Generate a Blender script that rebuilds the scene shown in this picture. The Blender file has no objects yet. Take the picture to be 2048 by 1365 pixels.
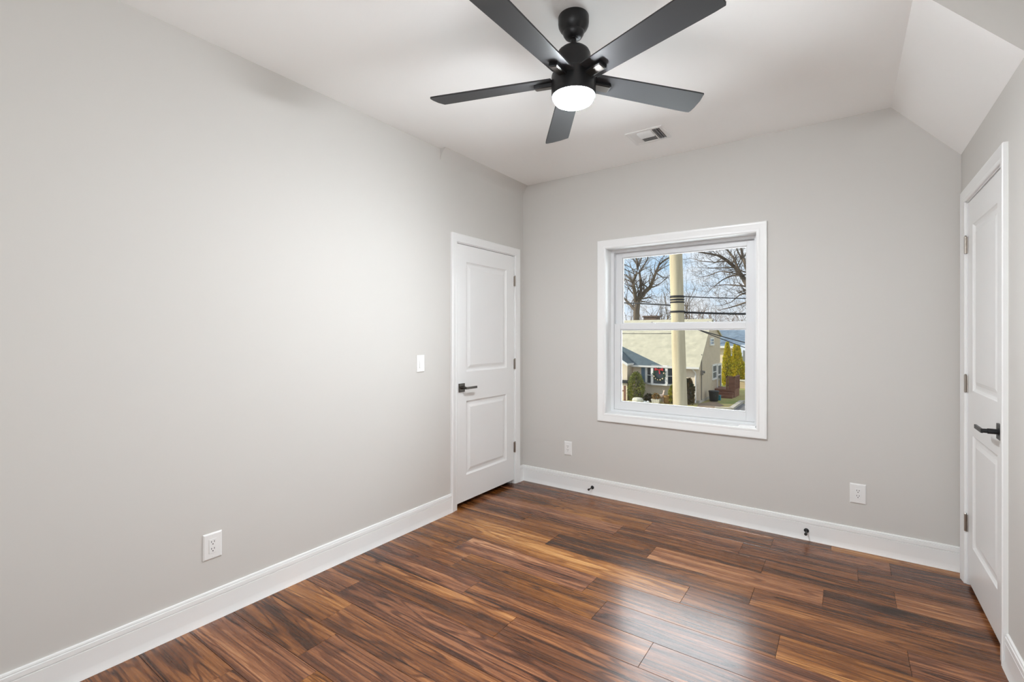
import bpy, bmesh, math, random
import numpy as np
from mathutils import Vector, Matrix
R = math.radians
SC = bpy.context.scene
COL = SC.collection
rng = random.Random(7)

# ------------------------------------------------------------------ camera, sky, sun, exposure
FPX, CX, HY, CAMH, YAW = 949.6, 1024.0, 670.0, 1.335, R(35.04)
cam_d = bpy.data.cameras.new('camera'); cam = bpy.data.objects.new('camera', cam_d); COL.objects.link(cam)
cam_d.sensor_width = 36.0; cam_d.lens = FPX / 2048 * 36.0
cam_d.shift_y = -(682.5 - HY) / 2048.0
cam_d.clip_start = 0.02; cam_d.clip_end = 600
cam.location = (0, 0, CAMH); cam.rotation_euler = (R(90), 0, YAW)
SC.camera = cam
SC.view_settings.view_transform = 'Standard'; SC.view_settings.look = 'None'
SC.view_settings.gamma = 1.0; SC.view_settings.exposure = 0.0; SC.view_settings.use_curve_mapping = False
SC.cycles.max_bounces = 10; SC.cycles.diffuse_bounces = 6; SC.cycles.transparent_max_bounces = 24
SC.cycles.sample_clamp_indirect = 6.0; SC.cycles.caustics_reflective = False; SC.cycles.caustics_refractive = False
SC.cycles.use_denoising = True

world = bpy.data.worlds.new('sky'); SC.world = world; world.use_nodes = True
wn, wl = world.node_tree.nodes, world.node_tree.links; wn.clear()
def W_(t, **k):
    n = wn.new(t)
    for a, b in k.items(): setattr(n, a, b)
    return n
tc = W_('ShaderNodeTexCoord'); mp = W_('ShaderNodeMapping'); mp.inputs['Scale'].default_value = (1.0, 1.0, 2.6)
nz = W_('ShaderNodeTexNoise'); nz.inputs['Scale'].default_value = 3.6; nz.inputs['Detail'].default_value = 6; nz.inputs['Roughness'].default_value = .55
rp = W_('ShaderNodeValToRGB'); rp.color_ramp.elements[0].position = .36; rp.color_ramp.elements[1].position = .56
mx = W_('ShaderNodeMix', data_type='RGBA')
mx.inputs[6].default_value = (.45, .68, .93, 1); mx.inputs[7].default_value = (.86, .88, .94, 1)
bg = W_('ShaderNodeBackground'); bg.inputs[1].default_value = 1.1; wo = W_('ShaderNodeOutputWorld')
wl.new(tc.outputs['Generated'], mp.inputs[0]); wl.new(mp.outputs[0], nz.inputs['Vector']); wl.new(nz.outputs[0], rp.inputs[0])
wl.new(rp.outputs[0], mx.inputs[0]); wl.new(mx.outputs[2], bg.inputs[0]); wl.new(bg.outputs[0], wo.inputs[0])

sun_d = bpy.data.lights.new('sun', 'SUN'); sun = bpy.data.objects.new('sun', sun_d); COL.objects.link(sun)
sun_d.energy = 4.5; sun_d.angle = R(.6); sun_d.color = (1, .93, .80)
sun.rotation_euler = Vector((.91, .40, -.52)).to_track_quat('-Z', 'Y').to_euler()

# added fill lamp behind the camera, in an invented window, brightens the room
dl = bpy.data.lights.new('rear_fill_light', 'AREA'); dlo = bpy.data.objects.new('rear_fill_light', dl); COL.objects.link(dlo)
dl.shape = 'RECTANGLE'; dl.size = 1.40; dl.size_y = 1.45; dl.energy = 28; dl.color = (.95, .975, 1)
dlo.location = (-.22, -.93, 1.45); dlo.rotation_euler = (R(92), 0, 0)
# daylight of the front window (sky seen beyond the trees)
fl = bpy.data.lights.new('front_window_daylight', 'AREA'); flo = bpy.data.objects.new('front_window_daylight', fl); COL.objects.link(flo)
fl.shape = 'RECTANGLE'; fl.size = 1.10; fl.size_y = 1.45; fl.energy = 54; fl.color = (.90, .955, 1)
flo.location = (-1.055, 3.99, 1.47); flo.rotation_euler = (R(-96), 0, 0)

# ------------------------------------------------------------------ room measures (metres)
XL, XR, YB, YR, ZC = -2.428, .535, 3.638, -1.0, 2.70
GZ = -3.55                                   # street level outside, the room is upstairs

fw = Vector((-math.sin(YAW), math.cos(YAW), 0)); rt = Vector((math.cos(YAW), math.sin(YAW), 0)); CC = Vector((0, 0, CAMH))
def ray(px, py): return fw + rt * ((px - CX) / FPX) + Vector((0, 0, 1)) * ((HY - py) / FPX)
def atY(px, py, y): d = ray(px, py); return CC + d * (y / d.y)
def atX(px, py, x): d = ray(px, py); return CC + d * (x / d.x)
def atZ(px, py, z): d = ray(px, py); return CC + d * ((z - CAMH) / d.z)

# ------------------------------------------------------------------ materials
def mat(name, col, rough=.6, metal=0.0, spec=.5, coat=0.0, bump=None, var=None, emit=None):
    m = bpy.data.materials.new(name); m.use_nodes = True
    nt = m.node_tree; b = nt.nodes['Principled BSDF']
    b.inputs['Base Color'].default_value = (*col, 1); b.inputs['Roughness'].default_value = rough
    b.inputs['Metallic'].default_value = metal; b.inputs['Specular IOR Level'].default_value = spec
    b.inputs['Coat Weight'].default_value = coat
    if emit:
        b.inputs['Emission Color'].default_value = (*emit[0], 1); b.inputs['Emission Strength'].default_value = emit[1]
    if var or bump:
        t = nt.nodes.new('ShaderNodeTexCoord')
    if var:                                   # (scale vector, second colour, detail)
        mp = nt.nodes.new('ShaderNodeMapping'); mp.inputs['Scale'].default_value = var[0]
        n = nt.nodes.new('ShaderNodeTexNoise'); n.inputs['Scale'].default_value = 1; n.inputs['Detail'].default_value = var[2]
        r = nt.nodes.new('ShaderNodeValToRGB'); r.color_ramp.elements[0].position = .35; r.color_ramp.elements[1].position = .65
        r.color_ramp.elements[0].color = (*col, 1); r.color_ramp.elements[1].color = (*var[1], 1)
        nt.links.new(t.outputs['Object'], mp.inputs[0]); nt.links.new(mp.outputs[0], n.inputs['Vector'])
        nt.links.new(n.outputs[0], r.inputs[0]); nt.links.new(r.outputs[0], b.inputs['Base Color'])
    if bump:                                  # (scale, strength, distance)
        n2 = nt.nodes.new('ShaderNodeTexNoise'); n2.inputs['Scale'].default_value = bump[0]; n2.inputs['Detail'].default_value = 2
        bp = nt.nodes.new('ShaderNodeBump'); bp.inputs['Strength'].default_value = bump[1]; bp.inputs['Distance'].default_value = bump[2]
        nt.links.new(t.outputs['Object'], n2.inputs['Vector']); nt.links.new(n2.outputs[0], bp.inputs['Height'])
        nt.links.new(bp.outputs[0], b.inputs['Normal'])
    return m

def striped(name, col, col2, period, frac=.12, axis=2, rough=.7, var=0.0):
    """boards, clapboards or shingle courses: a narrow darker joint, on clapboards a painted lap shadow, every period along one axis"""
    m = mat(name, col, rough); nt = m.node_tree; b = nt.nodes['Principled BSDF']
    t = nt.nodes.new('ShaderNodeTexCoord'); s = nt.nodes.new('ShaderNodeSeparateXYZ'); nt.links.new(t.outputs['Object'], s.inputs[0])
    d = nt.nodes.new('ShaderNodeMath'); d.operation = 'DIVIDE'; d.inputs[1].default_value = period; nt.links.new(s.outputs[axis], d.inputs[0])
    f = nt.nodes.new('ShaderNodeMath'); f.operation = 'FRACT'; nt.links.new(d.outputs[0], f.inputs[0])
    l = nt.nodes.new('ShaderNodeMath'); l.operation = 'LESS_THAN'; l.inputs[1].default_value = frac; nt.links.new(f.outputs[0], l.inputs[0])  # darker line: board joint; on clapboards the lap shadow, painted in
    x = nt.nodes.new('ShaderNodeMix'); x.data_type = 'RGBA'; x.inputs[6].default_value = (*col, 1); x.inputs[7].default_value = (*col2, 1)
    nt.links.new(l.outputs[0], x.inputs[0]); out = x.outputs[2]
    if var:
        n = nt.nodes.new('ShaderNodeTexNoise'); n.inputs['Scale'].default_value = 2.2; n.inputs['Detail'].default_value = 5; nt.links.new(t.outputs['Object'], n.inputs['Vector'])
        h = nt.nodes.new('ShaderNodeHueSaturation'); nt.links.new(out, h.inputs['Color'])
        mr = nt.nodes.new('ShaderNodeMapRange'); mr.inputs[1].default_value = .3; mr.inputs[2].default_value = .7; mr.inputs[3].default_value = 1 - var; mr.inputs[4].default_value = 1 + var
        nt.links.new(n.outputs[0], mr.inputs[0]); nt.links.new(mr.outputs[0], h.inputs['Value']); out = h.outputs[0]
    nt.links.new(out, b.inputs['Base Color'])
    return m

def glass_mat(name='window_glass'):
    m = bpy.data.materials.new(name); m.use_nodes = True; nt = m.node_tree; nt.nodes.clear()
    o = nt.nodes.new('ShaderNodeOutputMaterial'); mix = nt.nodes.new('ShaderNodeMixShader')
    tr = nt.nodes.new('ShaderNodeBsdfTransparent'); tr.inputs[0].default_value = (.97, .985, .98, 1)
    gl = nt.nodes.new('ShaderNodeBsdfGlossy'); gl.inputs['Roughness'].default_value = .02
    fr = nt.nodes.new('ShaderNodeFresnel'); fr.inputs[0].default_value = 1.35
    nt.links.new(fr.outputs[0], mix.inputs[0]); nt.links.new(tr.outputs[0], mix.inputs[1]); nt.links.new(gl.outputs[0], mix.inputs[2])
    nt.links.new(mix.outputs[0], o.inputs[0])
    return m

def floor_mat():
    m = bpy.data.materials.new('walnut_planks'); m.use_nodes = True; nt = m.node_tree; N = nt.nodes; L = nt.links
    b = N['Principled BSDF']
    def nd(t, **k):
        n = N.new(t)
        for a, v in k.items(): setattr(n, a, v)
        return n
    def math_(op, a, bb=None, c=None):
        n = nd('ShaderNodeMath', operation=op)
        for i, v in enumerate((a, bb, c)):
            if v is None: continue
            if isinstance(v, (int, float)): n.inputs[i].default_value = v
            else: L.new(v, n.inputs[i])
        return n.outputs[0]
    at = nd('ShaderNodeAttribute', attribute_name='plank'); sp = nd('ShaderNodeSeparateColor'); L.new(at.outputs['Color'], sp.inputs[0])
    tone, seed, hue = sp.outputs[0], sp.outputs[1], sp.outputs[2]
    t = nd('ShaderNodeTexCoord'); s = nd('ShaderNodeSeparateXYZ'); L.new(t.outputs['Object'], s.inputs[0])
    def vec(sx, sy, k):
        c = nd('ShaderNodeCombineXYZ')
        L.new(math_('ADD', math_('MULTIPLY', s.outputs[0], sx), math_('MULTIPLY', seed, 53.0 * k)), c.inputs[0])
        L.new(math_('MULTIPLY', s.outputs[1], sy), c.inputs[1]); L.new(math_('MULTIPLY', seed, 91.0), c.inputs[2]); return c.outputs[0]
    def noise(v, det=3, rough=.5, dist=0.0):
        n = nd('ShaderNodeTexNoise'); n.inputs['Scale'].default_value = 1; n.inputs['Detail'].default_value = det
        n.inputs['Roughness'].default_value = rough; n.inputs['Distortion'].default_value = dist; L.new(v, n.inputs['Vector']); return n.outputs[0]
    def rng_(v, a, c, lo=0.0, hi=1.0):
        n = nd('ShaderNodeMapRange'); n.inputs[1].default_value = a; n.inputs[2].default_value = c; n.inputs[3].default_value = lo; n.inputs[4].default_value = hi
        L.new(v, n.inputs[0]); return n.outputs[0]
    fig = noise(vec(.85, 9.0, 1), 2, .5, .30)                     # growth figure, contour lines give cathedral grain
    lines = math_('SINE', math_('MULTIPLY', fig, 62.0))
    lines = rng_(lines, .25, 1.0)
    streak = noise(vec(.50, 34, 2), 4, .6)                          # long dark mineral streaks
    pores = noise(vec(7, 230, 3), 3, .6)
    knots = noise(vec(3.0, 6.0, 4), 2, .5)
    thin = noise(vec(.40, 75, 5), 2, .5, .5)                       # thin dark growth lines
    v = math_('MULTIPLY', math_('SUBTRACT', fig, .5), .95)
    v = math_('ADD', v, math_('MULTIPLY', math_('SUBTRACT', streak, .5), 1.05))
    v = math_('ADD', v, math_('MULTIPLY', math_('SUBTRACT', pores, .5), .62))
    v = math_('SUBTRACT', v, math_('MULTIPLY', lines, math_('MULTIPLY', rng_(streak, .36, .64), .36)))
    v = math_('SUBTRACT', v, rng_(thin, .58, .70, 0, .26))
    v = math_('SUBTRACT', v, rng_(knots, .66, .82, 0, .26))
    v = math_('ADD', v, tone)
    cr = nd('ShaderNodeValToRGB'); e = cr.color_ramp.elements
    e[0].position = 0.0; e[0].color = (.024, .010, .006, 1); e[1].position = 1.0; e[1].color = (.64, .36, .175, 1)
    for p, c in ((.22, (.072, .027, .013)), (.42, (.165, .061, .026)), (.62, (.30, .125, .053)), (.80, (.47, .23, .105))):
        q = e.new(p); q.color = (*c, 1)
    L.new(v, cr.inputs[0])
    hs = nd('ShaderNodeHueSaturation'); L.new(cr.outputs[0], hs.inputs['Color']); L.new(rng_(hue, 0, 1, .497, .506), hs.inputs['Hue']); L.new(rng_(hue, 0, 1, .98, 1.12), hs.inputs['Saturation'])
    L.new(hs.outputs[0], b.inputs['Base Color'])
    L.new(rng_(pores, .3, .7, .30, .22), b.inputs['Roughness'])
    b.inputs['IOR'].default_value = 1.43
    b.inputs['Coat Weight'].default_value = .06; b.inputs['Coat Roughness'].default_value = .12
    bp = nd('ShaderNodeBump'); bp.inputs['Strength'].default_value = .10; bp.inputs['Distance'].default_value = .002
    L.new(math_('ADD', math_('MULTIPLY', streak, .8), pores), bp.inputs['Height']); L.new(bp.outputs[0], b.inputs['Normal'])
    return m

M = dict(
    wall=mat('greige_wall_paint', (.61, .595, .568), .75, spec=.25, bump=(190, .05, .001)),
    ceil=mat('white_ceiling_paint', (.93, .93, .918), .85, spec=.2, bump=(160, .05, .001)),
    trim=mat('white_semigloss_trim', (.83, .835, .83), .32, spec=.45),
    vinyl=mat('white_vinyl', (.72, .728, .738), .35, spec=.45),
    plate=mat('white_plastic', (.80, .80, .79), .3),
    dark=mat('slot_shadow', (.02, .02, .02), .7),
    black=mat('matte_black_metal', (.014, .014, .015), .38, metal=.3),
    blade=mat('charcoal_blade', (.030, .030, .032), .48, spec=.35),
    bronze=mat('dark_bronze_nickel', (.10, .09, .08), .3, metal=.9),
    nickel=mat('satin_nickel', (.42, .38, .34), .32, metal=1.0),
    lamp=mat('lit_opal_diffuser', (.95, .95, .95), .4, emit=((.915, .96, 1), 545.0)),
    duct=mat('vent_interior', (.10, .10, .10), .6),
    rubber=mat('black_rubber', (.02, .018, .016), .6),
    glass=glass_mat(),
    floor=floor_mat(),
    paper=mat('white_card', (.9, .9, .9), .6),
    siding=striped('tan_clapboard_shaded', (.66, .54, .395), (.55, .45, .33), .115, .14, var=.05),  # darker copy of the clapboard, shade put into the colour of side walls
    cream=striped('cream_clapboard_sunlit', (.84, .715, .55), (.72, .61, .46), .115, .14, var=.04),  # lighter copy, sunlight put into the colour of front walls
    roof=striped('tan_shingles', (.55, .505, .375), (.48, .44, .325), .085, .16, var=.13),
    roofblue=striped('slate_blue_shingles', (.085, .118, .135), (.05, .07, .083), .085, .2, var=.18),
    roofgrey=striped('grey_blue_shingles', (.20, .26, .33), (.13, .17, .22), .14, .2, var=.2),
    white=mat('white_exterior_paint', (.85, .83, .79), .5),
    shutter=mat('blue_grey_shutter', (.13, .20, .27), .5),
    pane=mat('dark_house_glass', (.05, .065, .08), .08, spec=.8),
    curtain=mat('curtain_behind_glass', (.22, .20, .18), .5),
    pole=mat('weathered_pole_wood', (.74, .63, .41), .8, var=((9, 9, .8), (.58, .48, .31), 6), bump=(30, .4, .01)),
    cable=mat('black_cable', (.012, .012, .012), .5),
    bark=mat('grey_brown_bark', (.19, .145, .105), .9, var=((2, 2, .6), (.10, .078, .06), 4)),
    barkred=mat('brown_twigs', (.20, .125, .08), .9),
    arbo=mat('golden_arborvitae', (.80, .66, .045), .7, var=((3, 3, 3), (.56, .54, .045), 3)),
    bush=mat('yew_green', (.42, .42, .085), .7, var=((4, 4, 4), (.17, .20, .05), 3)),
    bushred=mat('reddish_shrub', (.16, .10, .04), .7, var=((4, 4, 4), (.05, .07, .02), 3)),
    bushyel=mat('yellow_green_shrub', (.62, .55, .09), .7, var=((4, 4, 4), (.22, .24, .04), 3)),
    grass=mat('winter_lawn', (.22, .27, .055), .9, var=((.35, .35, .35), (.48, .38, .16), 6)),
    soil=mat('bare_soil', (.34, .25, .17), .95, var=((1, 1, 1), (.22, .16, .11), 5)),
    path=mat('pale_concrete', (.52, .47, .39), .9, var=((2, 2, 2), (.5, .45, .38), 4)),
    asphalt=mat('asphalt', (.22, .21, .20), .9, var=((1, 1, 1), (.16, .15, .15), 5)),
    deck=mat('red_brown_deck', (.27, .12, .075), .7, var=((2, 2, 8), (.20, .085, .055), 4)),
    bin=mat('black_bin_plastic', (.018, .019, .021), .45),
    teal=mat('teal_plastic', (.03, .22, .28), .5),
    stone=mat('pale_stone', (.72, .68, .58), .9, var=((9, 9, 9), (.55, .52, .45), 4)),
    fence=striped('grey_board_fence', (.25, .26, .25), (.14, .15, .14), .15, .15, axis=0),
    board=striped('tan_boards', (.58, .45, .28), (.42, .31, .19), .2, .1),
    basket=striped('brown_wicker', (.36, .21, .07), (.18, .10, .035), .07, .3),
    figure=mat('pale_painted_resin', (.74, .58, .48), .7),
    brick=mat('chimney_brick', (.17, .115, .085), .85, var=((5, 5, 9), (.10, .07, .055), 3)),
    wreath=mat('wreath_green', (.03, .075, .035), .7), red=mat('red_ribbon', (.55, .03, .04), .5), gold=mat('cream_ornament', (.85, .62, .40), .4),
)

# ------------------------------------------------------------------ mesh building helpers
def wloc(o):
    m = Matrix.Identity(4)
    while o is not None:
        m = Matrix.LocRotScale(o.location, o.rotation_euler, o.scale) @ m; o = o.parent
    return m
class MB:
    def __init__(self): self.v = []; self.f = []; self.mi = []
    def add(self, vs, fs, mi=0):
        b = len(self.v); self.v += [tuple(p) for p in vs]; self.f += [tuple(i + b for i in q) for q in fs]; self.mi += [mi] * len(fs); return self
    def box(self, a, b, mi=0):
        x0, y0, z0 = (min(a[i], b[i]) for i in range(3)); x1, y1, z1 = (max(a[i], b[i]) for i in range(3))
        return self.add([(x0, y0, z0), (x1, y0, z0), (x1, y1, z0), (x0, y1, z0), (x0, y0, z1), (x1, y0, z1), (x1, y1, z1), (x0, y1, z1)],
                        [(0, 3, 2, 1), (4, 5, 6, 7), (0, 1, 5, 4), (1, 2, 6, 5), (2, 3, 7, 6), (3, 0, 4, 7)], mi)
    def quad(self, *p, mi=0): return self.add(p, [tuple(range(len(p)))], mi)
    def lathe(self, prof, c=(0, 0, 0), n=32, axis='z', mi=0):
        vs = []; fs = []
        for r, h in prof:
            for k in range(n):
                a = 2 * math.pi * k / n; p = (r * math.cos(a), r * math.sin(a), h)
                if axis == 'y': p = (p[0], p[2], p[1])
                if axis == 'x': p = (p[2], p[0], p[1])
                vs.append((c[0] + p[0], c[1] + p[1], c[2] + p[2]))
        for i in range(len(prof) - 1):
            for k in range(n):
                k2 = (k + 1) % n; fs.append((i * n + k, i * n + k2, (i + 1) * n + k2, (i + 1) * n + k))
        fs.append(tuple(range(n))[::-1]); fs.append(tuple((len(prof) - 1) * n + k for k in range(n)))
        return self.add(vs, fs, mi)
    def tube(self, pts, rad, n=6, mi=0, cap=True):
        pts = [Vector(p) for p in pts]; m = len(pts); vs = []; fs = []
        up = Vector((.13, .21, .97))
        for i, p in enumerate(pts):
            t = (pts[min(i + 1, m - 1)] - pts[max(i - 1, 0)]).normalized()
            u = t.cross(up)
            if u.length < 1e-3: u = t.cross(Vector((1, 0, 0)))
            u.normalize(); w = t.cross(u); r = rad[i] if hasattr(rad, '__len__') else rad
            for k in range(n):
                a = 2 * math.pi * k / n; vs.append(p + (u * math.cos(a) + w * math.sin(a)) * r)
        for i in range(m - 1):
            for k in range(n):
                k2 = (k + 1) % n; fs.append((i * n + k, i * n + k2, (i + 1) * n + k2, (i + 1) * n + k))
        if cap: fs.append(tuple(range(n))[::-1]); fs.append(tuple((m - 1) * n + k for k in range(n)))
        return self.add(vs, fs, mi)
    def extrude(self, prof, p0, p1, mi=0):
        """prof: closed list of Vector offsets (3D), swept from p0 to p1"""
        n = len(prof); p0 = Vector(p0); p1 = Vector(p1)
        vs = [p0 + Vector(q) for q in prof] + [p1 + Vector(q) for q in prof]
        fs = [(i, (i + 1) % n, n + (i + 1) % n, n + i) for i in range(n)] + [tuple(range(n))[::-1], tuple(range(n, 2 * n))]
        return self.add(vs, fs, mi)
    def build(self, name, m, parent=None, world=False, bevel=0, smooth=False, seg=2):
        v = self.v
        if world and parent is not None:
            inv = wloc(parent).inverted(); v = [tuple(inv @ Vector(p)) for p in v]
        me = bpy.data.meshes.new(name); me.from_pydata(v, [], self.f)
        ms = m if isinstance(m, (list, tuple)) else [m]
        for q in ms: me.materials.append(q)
        if len(ms) > 1: me.polygons.foreach_set('material_index', self.mi)
        bm = bmesh.new(); bm.from_mesh(me); bmesh.ops.recalc_face_normals(bm, faces=bm.faces); bm.to_mesh(me); bm.free()
        o = bpy.data.objects.new(name, me); COL.objects.link(o); o.parent = parent
        if smooth:
            me.polygons.foreach_set('use_smooth', [True] * len(me.polygons)); me.set_sharp_from_angle(angle=R(35))
        if bevel:
            bv = o.modifiers.new('bevel', 'BEVEL'); bv.width = bevel; bv.segments = seg; bv.limit_method = 'ANGLE'; bv.angle_limit = R(40)
        return o
def tag(o, label=None, cat=None, group=None, kind=None):
    if label: o['label'] = label
    if cat: o['category'] = cat
    if group: o['group'] = group
    if kind: o['kind'] = kind
    return o
def empty(name, loc=(0, 0, 0), rz=0):
    o = bpy.data.objects.new(name, None); COL.objects.link(o); o.location = loc; o.rotation_euler = (0, 0, rz); o.empty_display_size = .05; return o
def thing(name, label, cat, loc=(0, 0, 0), rz=0, group=None): return tag(empty(name, loc, rz), label, cat, group)
def struct(o, label, cat): return tag(o, label, cat, kind='structure')
KIDS = {}
def copy_tree(o, parent=None):
    c = o.copy(); COL.objects.link(c)
    if parent is not None: c.parent = parent; c.matrix_parent_inverse = o.matrix_parent_inverse.copy()
    for ch in [q for q in list(bpy.data.objects) if q.parent == o]: copy_tree(ch, c)
    return c

# ================================================================== ROOM SHELL
# ---- floor: separate planks with eased edges in one mesh, rows run parallel to the window wall
def build_floor():
    W = .1873; Y0 = 2.037; vs = []; fs = []; cols = []
    known = {8: [-.071], 7: [-1.875, -.382, .212], 6: [-1.12, -.533, .059], 5: [-1.268, -.385, .208], 4: [-1.9, -.972, -.091],
             3: [-1.567, -.39], 2: [-.673, .215], 1: [-2.0, -1.118, -.236], 0: [-1.865, -.976, .30], -1: [-1.62, -.680, .18],
             -2: [-1.271, -.38], -3: [-2.15, -.72, .1], -4: [-2.0, -.55], -5: [-1.859, -.25], -6: [-1.717, -.9]}
    tones = {(8, 0): .50, (8, 1): .68, (7, 0): .30, (7, 1): .46, (7, 2): .50, (7, 3): .33, (6, 0): .52, (6, 1): .50, (6, 2): .46, (6, 3): .40,
             (5, 0): .54, (5, 1): .44, (5, 2): .45, (5, 3): .58, (4, 0): .50, (4, 1): .50, (4, 2): .64, (4, 3): .42,
             (3, 0): .54, (3, 1): .35, (3, 2): .50, (2, 0): .72, (2, 1): .46, (2, 2): .50, (1, 0): .50, (1, 1): .60, (1, 2): .44, (1, 3): .58,
             (0, 0): .52, (0, 1): .52, (0, 2): .44, (0, 3): .5, (-1, 0): .36, (-1, 1): .46, (-1, 2): .48, (-2, 0): .52, (-2, 1): .40,
             (-3, 0): .40, (-3, 1): .42, (-4, 0): .46, (-4, 1): .46, (-5, 0): .34, (-5, 1): .50, (-6, 0): .62, (-6, 1): .44}
    g = .0010; ch = .0010; dep = .0013
    for r in range(-17, 9):
        ya = Y0 + W * (r - 0) ; yb = ya + W
        ya = max(ya, YR); yb = min(yb, YB)
        if yb - ya < .01: continue
        js = known.get(r)
        if js is None:
            x = XL + rng.uniform(.3, 1.2); js = []
            while x < XR - .2: js.append(x); x += rng.choice([.594, .889, 1.19, 1.49])
        ed = [XL - .19] + list(js) + [XR + .19]
        for i in range(len(ed) - 1):
            xa, xb = ed[i] + g / 2, ed[i + 1] - g / 2; a, b = ya + g / 2, yb - g / 2
            k = len(vs)
            vs += [(xa, a, -dep), (xb, a, -dep), (xb, b, -dep), (xa, b, -dep), (xa + ch, a + ch, 0), (xb - ch, a + ch, 0), (xb - ch, b - ch, 0), (xa + ch, b - ch, 0)]
            fs += [(k + 4, k + 5, k + 6, k + 7), (k, k + 1, k + 5, k + 4), (k + 1, k + 2, k + 6, k + 5), (k + 2, k + 3, k + 7, k + 6), (k + 3, k, k + 4, k + 7)]
            tn = tones.get((r, i), rng.uniform(.36, .58)); tn = .47 + (tn - .47) * .8; c = (tn, rng.random(), rng.random(), 1)
            cols += [c] * 20
    k = len(vs); e = .3
    vs += [(XL - e, YR - e, -dep - .0005), (XR + e, YR - e, -dep - .0005), (XR + e, YB + .05, -dep - .0005), (XL - e, YB + .05, -dep - .0005),
           (XL - e, YR - e, -.2), (XR + e, YR - e, -.2), (XR + e, YB + .05, -.2), (XL - e, YB + .05, -.2)]
    fs += [(k, k + 1, k + 2, k + 3), (k + 7, k + 6, k + 5, k + 4), (k, k + 4, k + 5, k + 1), (k + 1, k + 5, k + 6, k + 2), (k + 2, k + 6, k + 7, k + 3), (k + 3, k + 7, k + 4, k)]
    cols += [(.05, .5, .5, 1)] * 24
    me = bpy.data.meshes.new('floor'); me.from_pydata(vs, [], fs); me.materials.append(M['floor'])
    ca = me.color_attributes.new('plank', 'FLOAT_COLOR', 'CORNER'); ca.data.foreach_set('color', [c for q in cols for c in q])
    o = bpy.data.objects.new('floor', me); COL.objects.link(o)
    return struct(o, 'glossy walnut plank floor of the bedroom', 'floor')
build_floor()

T = .20
# window opening in the back wall
WX0, WX1, WZ0, WZ1 = -1.610, -.500, .692, 2.041
b = MB(); y0, y1 = YB, YB + T
q = .016
b.box((XL - T, y0, -.2), (WX0 - q, y1, ZC + .2)); b.box((WX1 + q, y0, -.2), (XR + T, y1, ZC + .2))
b.box((WX0 - q, y0, -.2), (WX1 + q, y1, WZ0 - q)); b.box((WX0 - q, y0, WZ1 + q), (WX1 + q, y1, ZC + .2))
struct(b.build('wall_back', M['wall']), 'greige wall with the window', 'wall')
def holed_wall(x0, x1, ya, yb, ha, hb, hz):
    ha -= .019; hb += .019; hz += .019
    b = MB(); b.box((x0, ya, -.2), (x1, ha, ZC + .2)); b.box((x0, hb, -.2), (x1, yb, ZC + .2)); b.box((x0, ha, hz), (x1, hb, ZC + .2))
    return b
LD0, LD1, RD0, RD1, DZ = 2.728, 3.500, 2.762, 3.478, 2.040       # door openings
struct(holed_wall(XL - T, XL, YR - T, YB, LD0, LD1, DZ).build('wall_left', M['wall']), 'long plain greige wall on the left', 'wall')
struct(holed_wall(XR, XR + T, YR - T, YB, RD0, RD1, DZ).build('wall_right', M['wall']), 'narrow greige wall with a white door on the right', 'wall')
b = MB(); q = .016
RX0, RX1, RZ0, RZ1 = -.94, .48, .72, 2.18  # opening invented for the rear fill lamp
b.box((XL, YR - T, -.2), (RX0 - q, YR, ZC + .2)); b.box((RX1 + q, YR - T, -.2), (XR, YR, ZC + .2)); b.box((RX0 - q, YR - T, -.2), (RX1 + q, YR, RZ0 - q)); b.box((RX0 - q, YR - T, RZ1 + q), (RX1 + q, YR, ZC + .2))
struct(b.build('wall_rear', M['wall']), 'wall behind the camera with an opening added for the fill lamp', 'wall')
# ---- ceiling with the sloped strip on the right and the sloped strip over the left door
b = MB(); b.box((XL - T, YR - T, ZC), (XR + T, YB + T, ZC + .2))
SY = 2.455; xs0, zs1 = .226, 2.348
b.add([(xs0, SY, ZC), (XR + .02, SY, ZC), (XR + .02, SY, zs1 - .0228), (xs0, YB, ZC), (XR + .02, YB, ZC), (XR + .02, YB, zs1 - .0228)],
      [(0, 3, 5, 2)], 0)
b.add([(xs0, SY, ZC), (XR + .02, SY, ZC), (XR + .02, SY, zs1 - .0228), (xs0, YB, ZC), (XR + .02, YB, ZC), (XR + .02, YB, zs1 - .0228)],
      [(0, 2, 1)], 1)
cy = 2.545; nn = 8; cove = [(XL + .052 * (1 - t / nn) ** 1.7, ZC - .092 * (t / nn)) for t in range(nn + 1)]
vs = [(x, cy, z) for x, z in cove] + [(x, YB, z) for x, z in cove]; b.add(vs, [(t, t + 1, nn + 2 + t, nn + 1 + t) for t in range(nn)], 1)
b.add([(XL, cy, ZC)] + [(x, cy, z) for x, z in cove], [tuple(range(nn + 2))], 1)
struct(b.build('ceiling', [M['ceil'], M['wall']], smooth=True), 'flat white ceiling with a sloped strip at the right', 'ceiling')

# ---- baseboards
BBP = [(0, 0), (.019, 0), (.0165, .008), (.0138, .018), (.0118, .030), (.011, .036), (.011, .103), (.0072, .1045), (.0072, .1068), (.0118, .109), (.0108, .126), (.0062, .1283), (.0062, .1306), (.0097, .132), (.0075, .1385), (.004, .140), (0, .140)]
def baseboard(name, segs, label):
    b = MB()
    for p0, p1, n in segs:
        b.extrude([Vector((n[0] * a, n[1] * a, z)) for a, z in BBP], p0, p1)
    return struct(b.build(name, M['trim'], smooth=True), label, 'baseboard')
baseboard('baseboard_left', [((XL, YR, 0), (XL, 2.664, 0), (1, 0)), ((XL, 3.565, 0), (XL, YB, 0), (1, 0))], 'white baseboard along the left wall')
baseboard('baseboard_back', [((XL, YB, 0), (XR, YB, 0), (0, -1))], 'white baseboard under the window')
baseboard('baseboard_right', [((XR, YR, 0), (XR, 2.690, 0), (-1, 0))], 'white baseboard along the right wall')
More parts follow.
